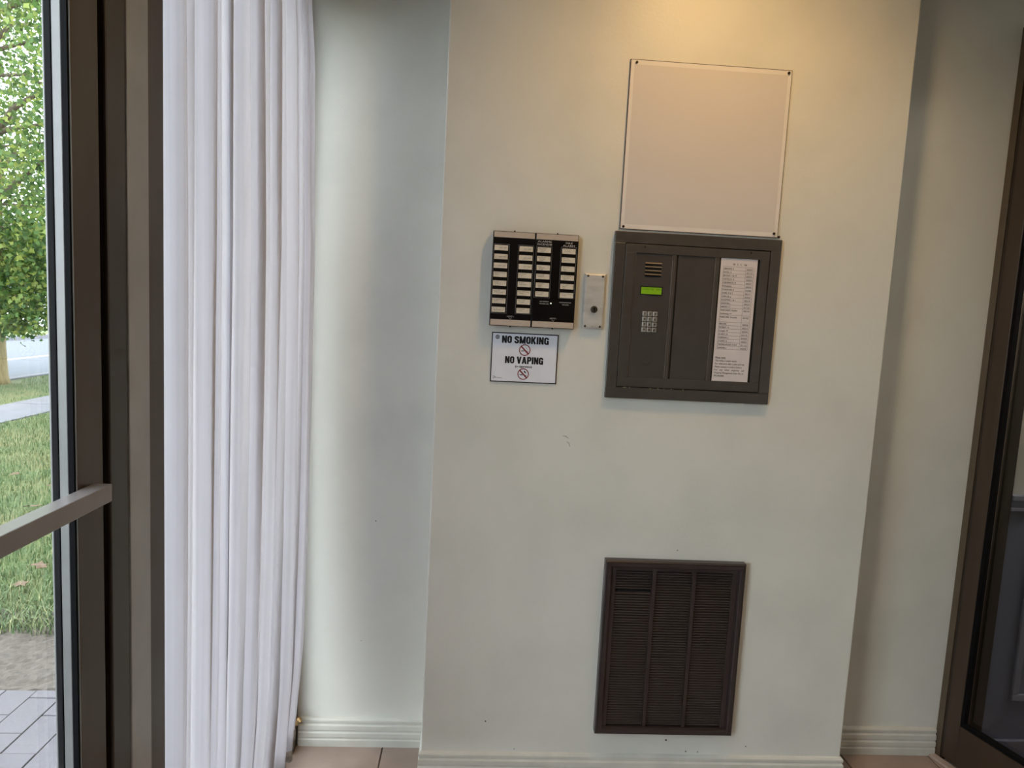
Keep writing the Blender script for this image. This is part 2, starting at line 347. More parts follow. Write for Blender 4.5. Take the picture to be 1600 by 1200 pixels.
# curtain
cur = thing('curtain', 'white pleated sheer curtain hanging over the window beside the door', 'curtain')
def xcen(y): return -0.505 + 0.052 * min(1.0, max(0.0, (y + 0.74) / 0.55))
knots = [-0.755]
for yo in (-0.784, -0.749, -0.665, -0.624, -0.579, -0.511, -0.427, -0.385, -0.302, -0.264, -0.164, -0.120, -0.057):
    y = yo
    for _ in range(20): y = xcen(y) / -0.44 * (yo + 1.8) - 1.8
    knots.append(y)
knots += [0.034, 0.078]
def yfar(z):
    P = [(0.14, -0.05), (0.18, -0.035), (0.38, 0.040), (0.74, 0.070), (1.10, 0.078), (1.45, 0.078), (1.93, 0.033), (2.06, -0.016), (2.42, -0.10)]
    for (a, va), (c, vc) in zip(P, P[1:]):
        if z <= c:
            t = (z - a) / (c - a); t = max(0, t); return va + (vc - va) * t
    return P[-1][1]
NZ, NS = 46, 420
Z0c, Z1c = 0.165, 2.44
V = []; F = []; UV = []
for i in range(NZ + 1):
    z = Z0c + (Z1c - Z0c) * (i / NZ)
    yf = yfar(z); low = max(0.0, 1.0 - z / 1.2)
    for j in range(NS + 1):
        t = j / NS; y = knots[0] + (knots[-1] - knots[0]) * t
        k = max(q for q in range(len(knots) - 1) if knots[q] <= y + 1e-9)
        L = knots[k + 1] - knots[k]; q = (y - knots[k]) / L
        amp = min(0.027, 0.30 * L) * (0.85 + 0.25 * math.sin(2.1 * k + 1.3 * z))
        c = math.cos(2 * math.pi * q) * 0.75 + 0.25 * math.cos(4 * math.pi * q + 0.6)
        yy = knots[0] + (y - knots[0]) * (yf - knots[0]) / (knots[-1] - knots[0])
        yy += 0.004 * math.sin(1.7 * z + 3.0 * k) * math.sin(math.pi * t)
        x = xcen(y) + amp * c * (0.5 + 0.5 * min(1.0, t * 5)) + low * 0.006 * math.sin(9 * t) * t
        V.append((x, yy, z + (0.006 * math.sin(26 * t) if i == 0 else 0)))
for i in range(NZ):
    for j in range(NS):
        a = i * (NS + 1) + j; F.append((a, a + 1, a + NS + 2, a + NS + 1))
b = MB(); b.add(V, F)
cloth = b.build('cloth', M_curt, cur, smooth=True)
ul = cloth.data.uv_layers.new(name='UVMap')
ul.data.foreach_set('uv', [c for lp in cloth.data.loops for c in ((lp.vertex_index % (NS + 1)) / NS, (lp.vertex_index // (NS + 1)) / NZ)])
so = cloth.modifiers.new('thickness', 'SOLIDIFY'); so.thickness = 0.0012
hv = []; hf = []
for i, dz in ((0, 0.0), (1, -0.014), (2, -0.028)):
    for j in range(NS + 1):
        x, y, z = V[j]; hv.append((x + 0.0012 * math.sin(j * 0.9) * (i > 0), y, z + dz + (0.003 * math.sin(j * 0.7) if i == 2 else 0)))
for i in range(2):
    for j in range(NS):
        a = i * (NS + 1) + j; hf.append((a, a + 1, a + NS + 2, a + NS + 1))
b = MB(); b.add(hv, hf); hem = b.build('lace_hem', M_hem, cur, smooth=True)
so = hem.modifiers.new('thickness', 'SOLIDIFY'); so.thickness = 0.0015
tag(hem, 'lace hem at the foot of the curtain, fold shade painted in grey')
bx('curtain_track', M_rim, cur, -0.55, -0.42, -0.755, 0.06, 2.43, 2.50)

# ------------------------------------------------------------------ right: angled glass door to the hallway
TH = math.radians(15)
sx, sy = math.sin(TH), -math.cos(TH)
def RP(s, d): return (XR + s * sx + d * math.cos(TH), YB + s * sy + d * math.sin(TH))
def rbox(name, mt, parent, s0, s1, d0, d1_, z0, z1, bevel=0.0):
    bb = MB(); bb.prism([RP(s0, d0), RP(s1, d0), RP(s1, d1_), RP(s0, d1_)], z0, z1)
    return bb.build(name, mt, parent, bevel)
d2 = thing('door_2', 'bronze-framed glass inner door to the hallway beside the right recess', 'door', kind='structure')
M_olive = mat('bronze_olive_lip', rgb(92, 80, 64), 0.4, 0.15, var=0.15, scale=20)
rbox('frame_lip', M_olive, d2, 0.002, 0.022, -0.0015, 0.10, 0.0, 2.20, 0.001)
rbox('jamb', M_bronze_d, d2, 0.0225, 0.030, 0.002, 0.10, 0.0, 2.20)
rbox('stile', M_bronze, d2, 0.031, 0.0735, 0.0, 0.044, 0.01, 2.13, 0.0015)
rbox('bottom_rail', M_bronze, d2, 0.074, 0.93, 0.0, 0.044, 0.01, 0.137, 0.0015)
rbox('top_rail', M_bronze, d2, 0.074, 0.93, 0.0, 0.044, 2.06, 2.13, 0.0015)
rbox('stile', M_bronze, d2, 0.931, 0.98, 0.0, 0.044, 0.01, 2.13, 0.0015)
bb = MB(); bb.prism([RP(0.074, 0.002), RP(0.0835, 0.002), RP(0.0835, 0.02), RP(0.074, 0.02)], 0.138, 2.06)
bb.prism([RP(0.084, 0.002), RP(0.92, 0.002), RP(0.92, 0.02), RP(0.084, 0.02)], 0.138, 0.150)
bb.build('glazing_gasket', M_black, d2)
rbox('glass_pane', M_glass2, d2, 0.084, 0.93, 0.021, 0.027, 0.138, 2.06)
rbox('jamb', M_bronze_d, d2, 0.981, 1.03, 0.0, 0.10, 0.0, 2.20)
rbox('head_frame', M_bronze_d, d2, 0.0225, 1.03, 0.0, 0.10, 2.135, 2.20)
bb = MB(); bb.box(XR + 0.03, 1.640, YB - 0.022, YB - 0.0005, 0.0, 2.2)
bb.build('back_stop', M_bronze_d, d2)
bb = MB(); bb.prism([RP(1.031, 0), RP(1.031, 0.1), (1.9, -4.9), (1.78, -4.9)], 0.0, ZC)
bb.prism([RP(0.0, 0.001), RP(1.031, 0.0), RP(1.031, 0.1), RP(0.0, 0.1)], 2.201, ZC)
tag(bb.build('wall_right', M_wall), 'cream side wall around and beyond the inner glass door', 'wall', kind='structure')
rbox('threshold', mat('threshold_stone', rgb(188, 170, 160), 0.4, var=0.12, scale=12), d2, 0.0, 0.98, -0.026, -0.002, 0.0, 0.006, 0.001)

# hallway behind the inner door
M_wains = mat('wainscot_paint', rgb(124, 132, 158), 0.4, var=0.08, scale=6)
M_rail = mat('chair_rail_paint', rgb(150, 156, 178), 0.38, var=0.08, scale=12)
hw = thing('trim_1', 'grey-blue panelled wainscot with chair rail behind the inner glass door', 'wainscot', kind='structure')
bx('wainscot_panel', M_wains, hw, 1.6405, 3.39, YB - 0.008, YB - 0.0005, 0.0, 0.80)
bb = MB(); bb.box(1.6405, 3.39, YB - 0.022, YB - 0.0005, 0.800, 0.812); bb.box(1.6405, 3.39, YB - 0.014, YB - 0.0005, 0.812, 0.834); bb.box(1.6405, 3.39, YB - 0.026, YB - 0.0005, 0.834, 0.850)
bb.build('chair_rail', M_rail, hw, 0.002)
bb = MB(); bb.rect_frame(1.728, 2.35, 0.19, 0.70, 0.022, YB - 0.018, YB - 0.0085)
bb.build('panel_moulding', M_rail, hw, 0.003)
bx('skirting', M_wains, hw, 1.6405, 3.39, YB - 0.022, YB - 0.0085, 0.0, 0.060, bevel=0.003)
tag(bx('wall_hall', M_wall, None, 3.3, 3.4, -4.9, YB, 0.0, ZC), 'cream far wall of the hallway past the inner door', 'wall', kind='structure')
tag(bx('wall_hall_end', M_wall, None, 1.92, 3.3, -4.9, -4.8, 0.0, ZC), 'cream end wall of the hallway past the inner door', 'wall', kind='structure')

# ------------------------------------------------------------------ things on the projecting wall
# blank notice board
nb = thing('notice_board', 'blank beige square notice board screwed above the intercom panel', 'notice board')
bb = MB(); bb.box(0.3625, 0.787, -0.0045, -0.0006, 1.5555, 1.983); bb.build('border', M_ink_soft, nb)
bb = MB(); bb.box(0.3642, 0.7853, -0.0050, -0.0046, 1.5572, 1.9813); bb.build('rim', M_rim, nb)
bb = MB(); bb.box(0.3735, 0.776, -0.0053, -0.0050, 1.5690, 1.9700); bb.build('face', M_board, nb)
for x, z in ((0.3784, 1.975), (0.7772, 1.9755), (0.3715, 1.5620), (0.7755, 1.5660)):
    bb = MB(); bb.disc_y(x, z, 0.0034, -0.0078, -0.0045, 14); bb.box(x - 0.0022, x + 0.0022, -0.0082, -0.0077, z - 0.0004, z + 0.0004); bb.build('screw', M_screw_d, nb)
bb = MB(); bb.disc_y(0.791, 1.5585, 0.0032, -0.004, 0.001, 12)
tag(bb.build('wall_screw', M_screw_d), 'lone dark screw in the wall at the notice board lower right corner', 'screw')

# intercom panel
ip = thing('intercom_panel', 'brown metal intercom panel with keypad, green screen and resident directory', 'intercom')
X0, X1, Zb, Zt = 0.351, 0.7975, 1.110, 1.5497
gx0, gx1, gz0, gz1 = 0.3795, 0.7700, 1.1390, 1.5200
bb = MB(); bb.box(X0, X1, -0.013, -0.0006, gz1, Zt); bb.box(X0, X1, -0.013, -0.0006, Zb, gz0); bb.box(X0, gx0, -0.013, -0.0006, gz0, gz1); bb.box(gx1, X1, -0.013, -0.0006, gz0, gz1)
bb.build('outer_frame', M_pal, ip, 0.0012)
bx('back_box', M_gap, ip, gx0 + 0.0003, gx1 - 0.0003, -0.0055, -0.0006, gz0 + 0.0003, gz1 - 0.0003)
g = 0.0021; fx0, fx1, fz0, fz1 = 0.4075, 0.7440, 1.1672, 1.4958
bb = MB(); bb.box(gx0 + g, gx1 - g, -0.0115, -0.0058, fz1, gz1 - g); bb.box(gx0 + g, gx1 - g, -0.0115, -0.0058, gz0 + g * 1.6, fz0)
bb.box(gx0 + g, fx0, -0.0115, -0.0058, fz0, fz1); bb.box(fx1, gx1 - g, -0.0115, -0.0058, fz0, fz1)
dr = bb.build('door', M_pal, ip, 0.0008)
bb = MB(); bb.box(fx0 + 0.0003, fx0 + 0.0012, -0.0119, -0.0090, fz0 + 0.005, fz1); bb.build('pale_edge', M_edge, dr)  # pale strip along the left side of the field
fp = bx('faceplate', M_pal_in, ip, fx0 + 0.0013, 0.506, -0.0085, -0.0058, fz0 + 0.0004, fz1 - 0.0010)
bx('center_panel', M_pal_in, ip, 0.5235, 0.6215, -0.0085, -0.0058, fz0 + 0.0004, fz1 - 0.0010)
for a in (0.5062, 0.6218):
    bb = MB(); bb.box(a + 0.0018, a + 0.0125, -0.0112, -0.0058, fz0 + 0.0004, fz1 - 0.0006)
    mu_ = bb.build('divider', M_pal, ip, 0.0008)
    bb = MB(); bb.box(a + 0.0002, a + 0.0016, -0.0116, -0.0070, fz0 + 0.0006, fz1 - 0.0008)
    if a < 0.6: bb.box(a + 0.0060, a + 0.0070, -0.0120, -0.0110, fz0 + 0.0006, fz1 - 0.0008)
    bb.build('pale_edge', M_edge, mu_)  # pale strips stand in for the highlight lines on each divider
    bb = MB(); bb.box(a + 0.0128, a + 0.0170, -0.0068, -0.0058, fz0 + 0.0004, fz1 - 0.0006); bb.build('groove', M_gap, mu_)
for z in (1.4705, 1.4610, 1.4510, 1.4415):
    bb = MB(); bb.box(0.4365, 0.4800, -0.0088, -0.0084, z - 0.0060, z + 0.0002)
    sl = bb.build('speaker_slot', M_gap, ip)
    bb = MB(); bb.add([(0.4362, -0.0088, z + 0.002), (0.4802, -0.0088, z + 0.002), (0.4802, -0.0120, z - 0.0010), (0.4362, -0.0120, z - 0.0010), (0.4362, -0.0088, z - 0.0005), (0.4802, -0.0088, z - 0.0005)],
                      [(0, 3, 2, 1), (3, 4, 5, 2), (0, 4, 3), (1, 2, 5)])
    bb.build('lip', M_edge, sl)
bb = MB(); bb.rect_frame(0.4270, 0.4870, 1.3875, 1.4105, 0.0026, -0.0105, -0.0084)
lc = bb.build('display', M_gap, ip, 0.0005)
bx('screen', M_lcd, lc, 0.4296, 0.4844, -0.0094, -0.0084, 1.3901, 1.4079)
bb = MB(); bb.text('ENTER', 0.4345, 1.4010, 0.0032, -0.0096, w=0.016); bb.text('CODE', 0.4530, 1.4005, 0.0038, -0.0096, w=0.010); bb.text('HERE', 0.4700, 1.4010, 0.0032, -0.0096, w=0.011)
bb.build('screen_lettering', M_lcdink, lc)
bx('keypad_plate', M_pal, ip, 0.4345, 0.4810, -0.0092, -0.0084, 1.2855, 1.3478)
kl = ['1', '2', '3', '4', '5', '6', '7', '8', '9', '*', '0', '#']
key0 = None
for r in range(4):
    for c in range(3):
        kx = 0.4437 + c * 0.0139; kz = 1.3385 - r * 0.0142
        if key0 is None:
            bb = MB(); bb.box(-0.0059, 0.0059, -0.0032, 0.0, -0.0060, 0.0060); key0 = bb.build('key', M_key, ip, 0.0009); k_ = key0
        else: k_ = dup(key0, ip)
        k_.location = (kx, -0.0090, kz)
        s_ = kl[r * 3 + c]
        bb = MB(); bb.text(s_, -0.0002, -0.0034, 0.0068, -0.0034, align='C', bold=0.05); bb.build('key_symbol', M_ink, k_)
bb = MB(); bb.disc_y(0.4567, 1.2112, 0.0095, -0.0102, -0.0084, 24)
lk = bb.build('lock_cover', M_pal, ip, 0.0008)
bb = MB(); bb.disc_y(0.4690, 1.2306, 0.0014, -0.0098, -0.0084, 10); bb.build('rivet', M_screw, ip)
bb = MB(); bb.disc_y(0.4573, 1.3560, 0.0011, -0.0092, -0.0084, 10); bb.build('rivet', M_screw, ip)
for x in (0.4315, 0.7164):
    bb = MB(); bb.disc_y(x, 1.5120, 0.0026, -0.0125, -0.0112, 12); bb.build('screw', M_gap, ip)
bb = MB()
for x, w_ in ((0.399, 0.0035), (0.404, 0.002), (0.4145, 0.0032), (0.470, 0.0040), (0.4905, 0.0048), (0.508, 0.0022), (0.528, 0.002), (0.560, 0.0028)):
    bb.box(x, x + w_, -0.0134, -0.0124, gz0 - 0.0006, gz0 + 0.0020)
bb.build('paint_chip', mat('bare_metal_chip', rgb(190, 176, 150), 0.5, 0.3, var=0.3, scale=200), ip)
# directory sheet
dc = bx('directory_sheet', M_paper, ip, 0.6385, 0.7375, -0.0086, -0.0080, 1.1680, 1.4955)
L_ = MB(); S_ = MB(); yT = -0.0089
L_.text('W.  C.  C.  166', 0.6900, 1.4772, 0.0056, yT, w=0.038, align='C', bold=0.03)
tz1, tz0, tx0, tx1, tcol = 1.4732, 1.2540, 0.6460, 0.7290, 0.7065
rows = [('ABRAHAM, R', '0007'), ('BASSI, A', '0112'), ('BRYANT, S & M', '0023'), ('CASTILLO, G', '0201'), ('CHIKHRADZE, N', '0027'), ('Elshaklan', '0005'),
        ('STAINFORD, E', '0208'), ('GABE, R & S', '0017'), ('GARCIA, J', '0203'), ('GOODMAN, C & S', '0019'), ('GAGNON, J', '0021'), ('HARVEY, C', '0110'),
        ('MARCHANT, Heather', '0014'), ('Holloway, H', ''), ('MARCHER, Francine', '0102'), ('', ''), ('PERSONS', '0008'), ('PEMBERT, D', '0021'), ('Cargil, M', '0204'),
        ('SCARFF, M', '0112'), ('SHERMAN, J', '0109'), ('STUART, A', '0001'), ('THOMAS-MCKAY, D & B', '0113'), ('ZAMORA, J', '0205')]
rh = (tz1 - tz0) / len(rows)
for i, (a, n) in enumerate(rows):
    zt = tz1 - i * rh
    if not (rows[i][0] in ('Holloway, H', '')): S_.box(tx0, tx1, yT, yT + 0.0002, zt - 0.0003, zt + 0.0003)
    if a: L_.text(a, tx0 + 0.0015, zt - rh * 0.80, 0.0046, yT, w=min(0.0027 * len(a), 0.058), bold=0.02)
    if n: L_.text(n, tcol + 0.0035, zt - rh * 0.88, 0.0048, yT, w=0.0155, bold=0.02)
S_.box(tx0, tx1, yT, yT + 0.0002, tz0 - 0.0003, tz0 + 0.0003)
for x in (tx0, tcol, tx1): S_.box(x - 0.0003, x + 0.0003, yT, yT + 0.0002, tz0, tz1)
for i, (t_, w_) in enumerate((('Please note:', 0.028), ('This lobby is under watch.', 0.060), ('For deliveries dial a unit and ask', 0.081), ('Please contact a resident before.', 0.075), ('For   any   other   inquiries   call', 0.081), ('Property Management Suite No. at', 0.080), ('905-000-0000', 0.027))):
    L_.text(t_, 0.6440, 1.2290 - i * 0.0082, 0.0050, yT, w=w_, bold=0.02 if i else 0.04)
S_.box(0.644, 0.672, yT, yT + 0.0002, 1.2272, 1.2276)
L_.build('directory_lettering', M_ink_soft, dc); S_.build('directory_table', mat('table_line', rgb(140, 132, 132), 0.7, var=0.1), dc)

# key switch plate
kb = thing('key_switch', 'narrow brushed steel key switch plate between alarm panel and intercom', 'key switch')
bb = MB(); zz0, zz1, xx0, xx1 = 1.2905, 1.4360, 0.2775, 0.3335
o_ = [(xx0, zz0), (xx1, zz0), (xx1, zz1), (xx0, zz1)]; c_ = 0.0045
i_ = [(xx0 + c_, zz0 + c_), (xx1 - c_, zz0 + c_), (xx1 - c_, zz1 - c_), (xx0 + c_, zz1 - c_)]
vv = [(x, -0.0006, z) for x, z in o_] + [(x, -0.0085, z) for x, z in o_] + [(x, -0.0125, z) for x, z in i_]
bb.add(vv, [(0, 3, 2, 1)] + [(k, (k + 1) % 4, 4 + (k + 1) % 4, 4 + k) for k in range(4)] + [(4 + k, 4 + (k + 1) % 4, 8 + (k + 1) % 4, 8 + k) for k in range(4)] + [(8, 9, 10, 11)])
bb.build('plate', M_steel, kb, 0.0006)
for x, z in ((0.2860, 1.4290), (0.3250, 1.4290), (0.2855, 1.2975), (0.3250, 1.2975)):
    bb = MB(); bb.disc_y(x, z, 0.0030, -0.0142, -0.0124, 12); s_ = bb.build('screw', M_screw, kb)
    bb = MB(); bb.box(x - 0.0022, x + 0.0022, -0.01445, -0.0141, z - 0.0004, z + 0.0004); bb.build('slot', M_gap, s_)
bb = MB(); bb.disc_y(0.3068, 1.3423, 0.0092, -0.0155, -0.0124, 24); bb.disc_y(0.3068, 1.3423, 0.0070, -0.0200, -0.0150, 20)
cy = bb.build('lock_cylinder', M_screw, kb, 0.0006)
bb = MB(); bb.box(0.3058, 0.3078, -0.0204, -0.0199, 1.3380, 1.3462); bb.disc_y(0.3068, 1.3440, 0.0022, -0.0204, -0.0199, 10); bb.build('keyhole', M_gap, cy)
bb = MB(); bb.text('REX', 0.3055, 1.2960, 0.0024, -0.0129, align='C'); bb.build('lettering', M_ink_soft, kb)

# fire alarm annunciator
an = thing('alarm_panel', 'black twin fire alarm zone panel with rows of small cream labels', 'alarm panel')
bx('housing', M_ann, an, 0.0322, 0.2546, -0.020, -0.0006, 1.2870, 1.5308, bevel=0.001)
for x0, x1 in ((0.0328, 0.1412), (0.1424, 0.2540)):
    fp = bx('face_panel', M_ann, an, x0, x1, -0.0250, -0.0202, 1.2876, 1.5302, bevel=0.0010)
    bx('trim_strip', M_strip, an, x0 + 0.0018, x1 - 0.0016, -0.0258, -0.0249, 1.5145, 1.5288)
    bx('trim_strip', M_strip, an, x0 + 0.0018, x1 - 0.0016, -0.0258, -0.0249, 1.2888, 1.3042)
    for zc in (1.5312, 1.2864):
        bb = MB(); bb.disc_y((x0 + x1) / 2, zc, 0.0020, -0.0240, -0.0190, 10); bb.build('latch', M_ann, an)
cols = [(0.0350, 0.0758, 1.3197, 1.4975, 8), (0.0982, 0.1386, 1.3203, 1.4978, 8), (0.1445, 0.1862, 1.3648, 1.4970, 6), (0.2090, 0.2502, 1.3662, 1.4985, 6)]
words_ = [['NOT USED', 'NOT USED', 'NOT USED', 'BASEMENT MECH|ROOM', 'GARAGE|LEVEL P1', 'GRND FLR|STAIR DOORS', 'SPRINKLER MAIN|VALVE', 'GARAGE|SPRINKLER'],
          ['NOT USED', 'NOT USED', 'NOT USED', 'SPRINKLER|FLOW', 'SMK DET|ELEVATOR', 'FIRE PUMP RUN|POWER', 'FIRE PUMP|TROUBLE', 'STANDPIPE|VALVE'],
          ['GROUND FLR|CORRIDOR|SMOKE', 'SECOND FLR|CORRIDOR|SMOKE', 'THIRD|CORRIDOR|SMOKE', '4TH FLOOR|CORRIDOR', 'STAIR NO 1|SMOKE|DET', 'ELEV LOBBY|SMK DET'],
          ['GROUND FLR|PULL STN', '2ND FLR|PULL STN', '3RD FLOOR|PULL|STN', 'FOURTH FLOOR|PULL STN|HEAT', 'ROOF MECH|SMOKE|DET', 'ELEVATOR SHAFT|SMOKE']]
card0 = None; IK = MB()
for ci, (x0, x1, z0, z1, n) in enumerate(cols):
    bb = MB(); bb.rect_frame(x0, x1, z0, z1, 0.0008, -0.0256, -0.0249); bb.build('label_frame', M_frameline, an)
    cx = (x0 + x1) / 2 + (-0.0010 if ci in (0,) else 0.0002); pitch = 0.02265
    for r in range(n):
        zc = 1.4945 - 0.00665 - r * pitch
        if card0 is None:
            bb = MB(); bb.box(-0.0174, 0.0174, -0.0006, 0.0, -0.00665, 0.00665); card0 = bb.build('label_card', M_card, an); o_ = card0
        else: o_ = dup(card0, an)
        o_.location = (cx, -0.0251, zc)
        ls = words_[ci][r].split('|')
        if len(ls) == 1: IK.text(ls[0], cx + 0.004, zc - 0.0014, 0.0025, -0.0259, align='C', w=0.019)
        else:
            for k, s_ in enumerate(ls): IK.text(s_, cx - 0.0150 + 0.002 * k, zc + 0.0026 - 0.0040 * k, 0.0024, -0.0259, w=min(0.0021 * len(s_), 0.028))
IK.build('label_lettering', mat('label_ink', rgb(52, 44, 42), 0.6, var=0.1), an)
WT = MB(); yW = -0.0254
WT.text('ALARME', 0.1480, 1.5068, 0.0050, yW, w=0.036); WT.text('INCENDIE', 0.1470, 1.4998, 0.0050, yW, w=0.038)
WT.text('FIRE', 0.2295, 1.5060, 0.0048, yW, w=0.0175, align='C'); WT.text('ALARM', 0.2290, 1.4992, 0.0052, yW, w=0.031, align='C')
WT.text('AC SUPPLY', 0.1607, 1.3545, 0.0026, yW, w=0.0235, bold=0.02); WT.text('POWER ON', 0.1607, 1.3488, 0.0026, yW, w=0.0235, bold=0.02)
WT.text('ANNUNCIATOR', 0.2275, 1.3545, 0.0026, yW, w=0.031, align='C', bold=0.01); WT.text('TROUBLE', 0.2285, 1.3488, 0.0026, yW, w=0.018, align='C', bold=0.02)
for x in (0.0862, 0.1985):
    WT.text('‹EST›', x, 1.3113, 0.0036, yW, w=0.0185, align='C', bold=0.01)
    for a, c in (((x - 0.0035, 1.3098), (x, 1.3054)), ((x + 0.0035, 1.3098), (x, 1.3054))):
        WT.tube([(a[0], yW, a[1]), (c[0], yW, c[1])], [0.0004, 0.0004], 4)
WT.build('lettering', M_white_ink, an)
bb = MB(); bb.disc_y(0.1903, 1.3520, 0.0019, -0.0262, -0.0249, 14); bb.build('indicator_lamp', M_led, an)

# no smoking sign
ns = thing('no_smoking_sign', 'white NO SMOKING NO VAPING sign with black border below the alarm panel', 'sign')
bx('border', M_ink, ns, 0.0415, 0.2188, -0.0028, -0.0006, 1.1383, 1.2702)
bx('face', M_sign, ns, 0.0442, 0.2161, -0.0032, -0.0028, 1.1411, 1.2675)
T = MB(); yS = -0.0035
T.heavy_text('NO SMOKING', 0.0686, 1.2426, 0.0192, yS, 0.1245)
T.heavy_text('NO VAPING', 0.0792, 1.1890, 0.0188, yS, 0.1018)
T.text('(e-cigarettes)', 0.1075, 1.1792, 0.0058, yS, w=0.0440, bold=0.07)
T.build('lettering', M_ink, ns)
for k, (cx, cz) in enumerate(((0.1303, 1.2258), (0.1293, 1.1618))):
    bb = MB(); bb.ring_y(cx, cz, 0.0128, 0.0153, yS - 0.0002, yS + 0.0002)
    d = 0.0095
    w_ = 0.0014
    bb.add([(cx - d - w_, yS - 0.0003, cz + d - w_), (cx - d + w_, yS - 0.0003, cz + d + w_), (cx + d + w_, yS - 0.0003, cz - d + w_), (cx + d - w_, yS - 0.0003, cz - d - w_)], [(0, 3, 2, 1)])
    sy_ = bb.build('prohibition_symbol', M_red, ns)
    bb = MB()
    if k == 0:
        bb.box(cx - 0.0090, cx - 0.0015, yS, yS + 0.0001, cz - 0.0034, cz - 0.0012)
        bb.box(cx + 0.0030, cx + 0.0100, yS, yS + 0.0001, cz - 0.0030, cz - 0.0018)
        for ox in (0.0, 0.0035):
            bb.tube([(cx + 0.001 + ox, yS, cz + 0.0085 - ox), (cx + 0.0025 + ox, yS, cz + 0.0060 - ox), (cx + 0.0045 + ox, yS, cz + 0.0062 - ox), (cx + 0.006 + ox, yS, cz + 0.0030 - ox * 0.6)], [0.0004] * 4, 4)
    else:
        bb.add([(cx - 0.0100, yS, cz - 0.0022), (cx - 0.0070, yS, cz - 0.0010), (cx - 0.0015, yS, cz - 0.0010), (cx - 0.0015, yS, cz - 0.0034), (cx - 0.0070, yS, cz - 0.0034)], [(0, 4, 3, 2, 1)])
        bb.box(cx + 0.0030, cx + 0.0095, yS, yS + 0.0001, cz - 0.0036, cz - 0.0024)
        bb.add([(cx + 0.0005, yS, cz + 0.0080), (cx + 0.0030, yS, cz + 0.0092), (cx + 0.0062, yS, cz + 0.0062), (cx + 0.0085, yS, cz + 0.0020), (cx + 0.0050, yS, cz + 0.0032), (cx + 0.0022, yS, cz + 0.0050)], [(0, 5, 4, 3, 2, 1)])
    bb.build('cigarette', M_ink, sy_)
bb = MB(); bb.ring_y(0.0566, 1.2575, 0.0032, 0.0056, yS - 0.0002, yS + 0.0002, 20); bb.disc_y(0.0566, 1.2575, 0.0022, yS - 0.0002, yS + 0.0002, 12)
bb.build('badge', mat('badge_grey', rgb(84, 84, 92), 0.5, var=0.1), ns)
bb = MB()
for a, c in (((0.0490, 1.1540), (0.0568, 1.1512)), ((0.0505, 1.1520), (0.0505, 1.1470)), ((0.0568, 1.1512), (0.0505, 1.1478))):
    bb.tube([(a[0], yS, a[1]), (c[0], yS, c[1])], [0.0005, 0.0005], 4)
bb.text('TORBRA', 0.0572, 1.1478, 0.0022, yS, w=0.0165, bold=0.03)
bb.build('maker_mark', M_ink_soft, ns)

# wall grille
wg = thing('wall_grille', 'dark bronze louvred air grille low on the projecting wall', 'grille')
GX0, GX1, GZ0, GZ1 = 0.3820, 0.7755, 0.1580, 0.6635
bb = MB()
def ring(x0, x1, z0, z1, prof):
    """mitred frame of rectangular outline; prof: list of (inset, y)"""
    n = len(prof); vs = []
    for i, y in prof: vs += [(x0 + i, y, z0 + i), (x1 - i, y, z0 + i), (x1 - i, y, z1 - i), (x0 + i, y, z1 - i)]
    fs = []
    for k in range(n - 1):
        for q in range(4): fs.append((4 * k + q, 4 * k + (q + 1) % 4, 4 * (k + 1) + (q + 1) % 4, 4 * (k + 1) + q))
    bb.add(vs, fs)
ring(GX0, GX1, GZ0, GZ1, [(0.0, -0.0006), (0.0, -0.021), (0.0035, -0.0265), (0.0042, -0.0240), (0.0052, -0.0240), (0.0062, -0.0275), (0.0150, -0.0275), (0.0175, -0.0255), (0.0178, -0.0210), (0.0200, -0.0210), (0.0205, -0.0040)])
bb.build('frame', M_grille, wg, 0.0004)
bx('backing', M_gback, wg, GX0 + 0.004, GX1 - 0.004, -0.004, -0.0006, GZ0 + 0.004, GZ1 - 0.004)
colx = [(0.4150, 0.5150), (0.5275, 0.6275), (0.6400, 0.7400)]
for a, c in ((0.5160, 0.5265), (0.6285, 0.6390)):
    bx('divider', M_grille, wg, a, c, -0.0190, -0.0042, GZ0 + 0.021, GZ1 - 0.021, bevel=0.001)
bb = MB(); bb.box(GX0 + 0.0208, 0.4140, -0.017, -0.0042, GZ0 + 0.021, GZ1 - 0.021); bb.box(0.7410, GX1 - 0.0208, -0.017, -0.0042, GZ0 + 0.021, GZ1 - 0.021)
bb.box(0.4142, 0.7408, -0.017, -0.0042, GZ1 - 0.029, GZ1 - 0.021)
bb.build('inner_border', M_grille, wg)
slat0 = None; NR = 60
for ci, (a, c) in enumerate(colx):
    for r in range(NR):
        if ci == 0 and r == 7: continue
        z = 0.6285 - r * (0.6285 - 0.1855) / (NR - 1)
        if slat0 is None:
            bb = MB(); w_ = (c - a) / 2 + 0.0005
            bb.add([(-w_, -0.0135, -0.0022), (w_, -0.0135, -0.0022), (w_, -0.0145, -0.0002), (-w_, -0.0145, -0.0002), (-w_, -0.0045, 0.0012), (w_, -0.0045, 0.0012), (w_, -0.0040, -0.0002), (-w_, -0.0040, -0.0002)],
                   [(0, 1, 2, 3), (3, 2, 5, 4), (4, 5, 6, 7), (7, 6, 1, 0), (0, 3, 4, 7), (1, 6, 5, 2)])
            slat0 = bb.build('slat', M_slat, wg); s_ = slat0
        else: s_ = dup(slat0, wg)
        s_.location = ((a + c) / 2, 0, z + random.uniform(-0.0003, 0.0003))

# ceiling lamps (above and behind the picture)
dl = thing('downlight', 'recessed round ceiling downlight above the projecting wall', 'ceiling light')
bb = MB(); bb.prism([(0.60 + 0.085 * math.cos(a * math.pi / 12), -0.50 + 0.085 * math.sin(a * math.pi / 12)) for a in range(24)], 2.488, 2.499); bb.build('trim_ring', M_rim, dl)

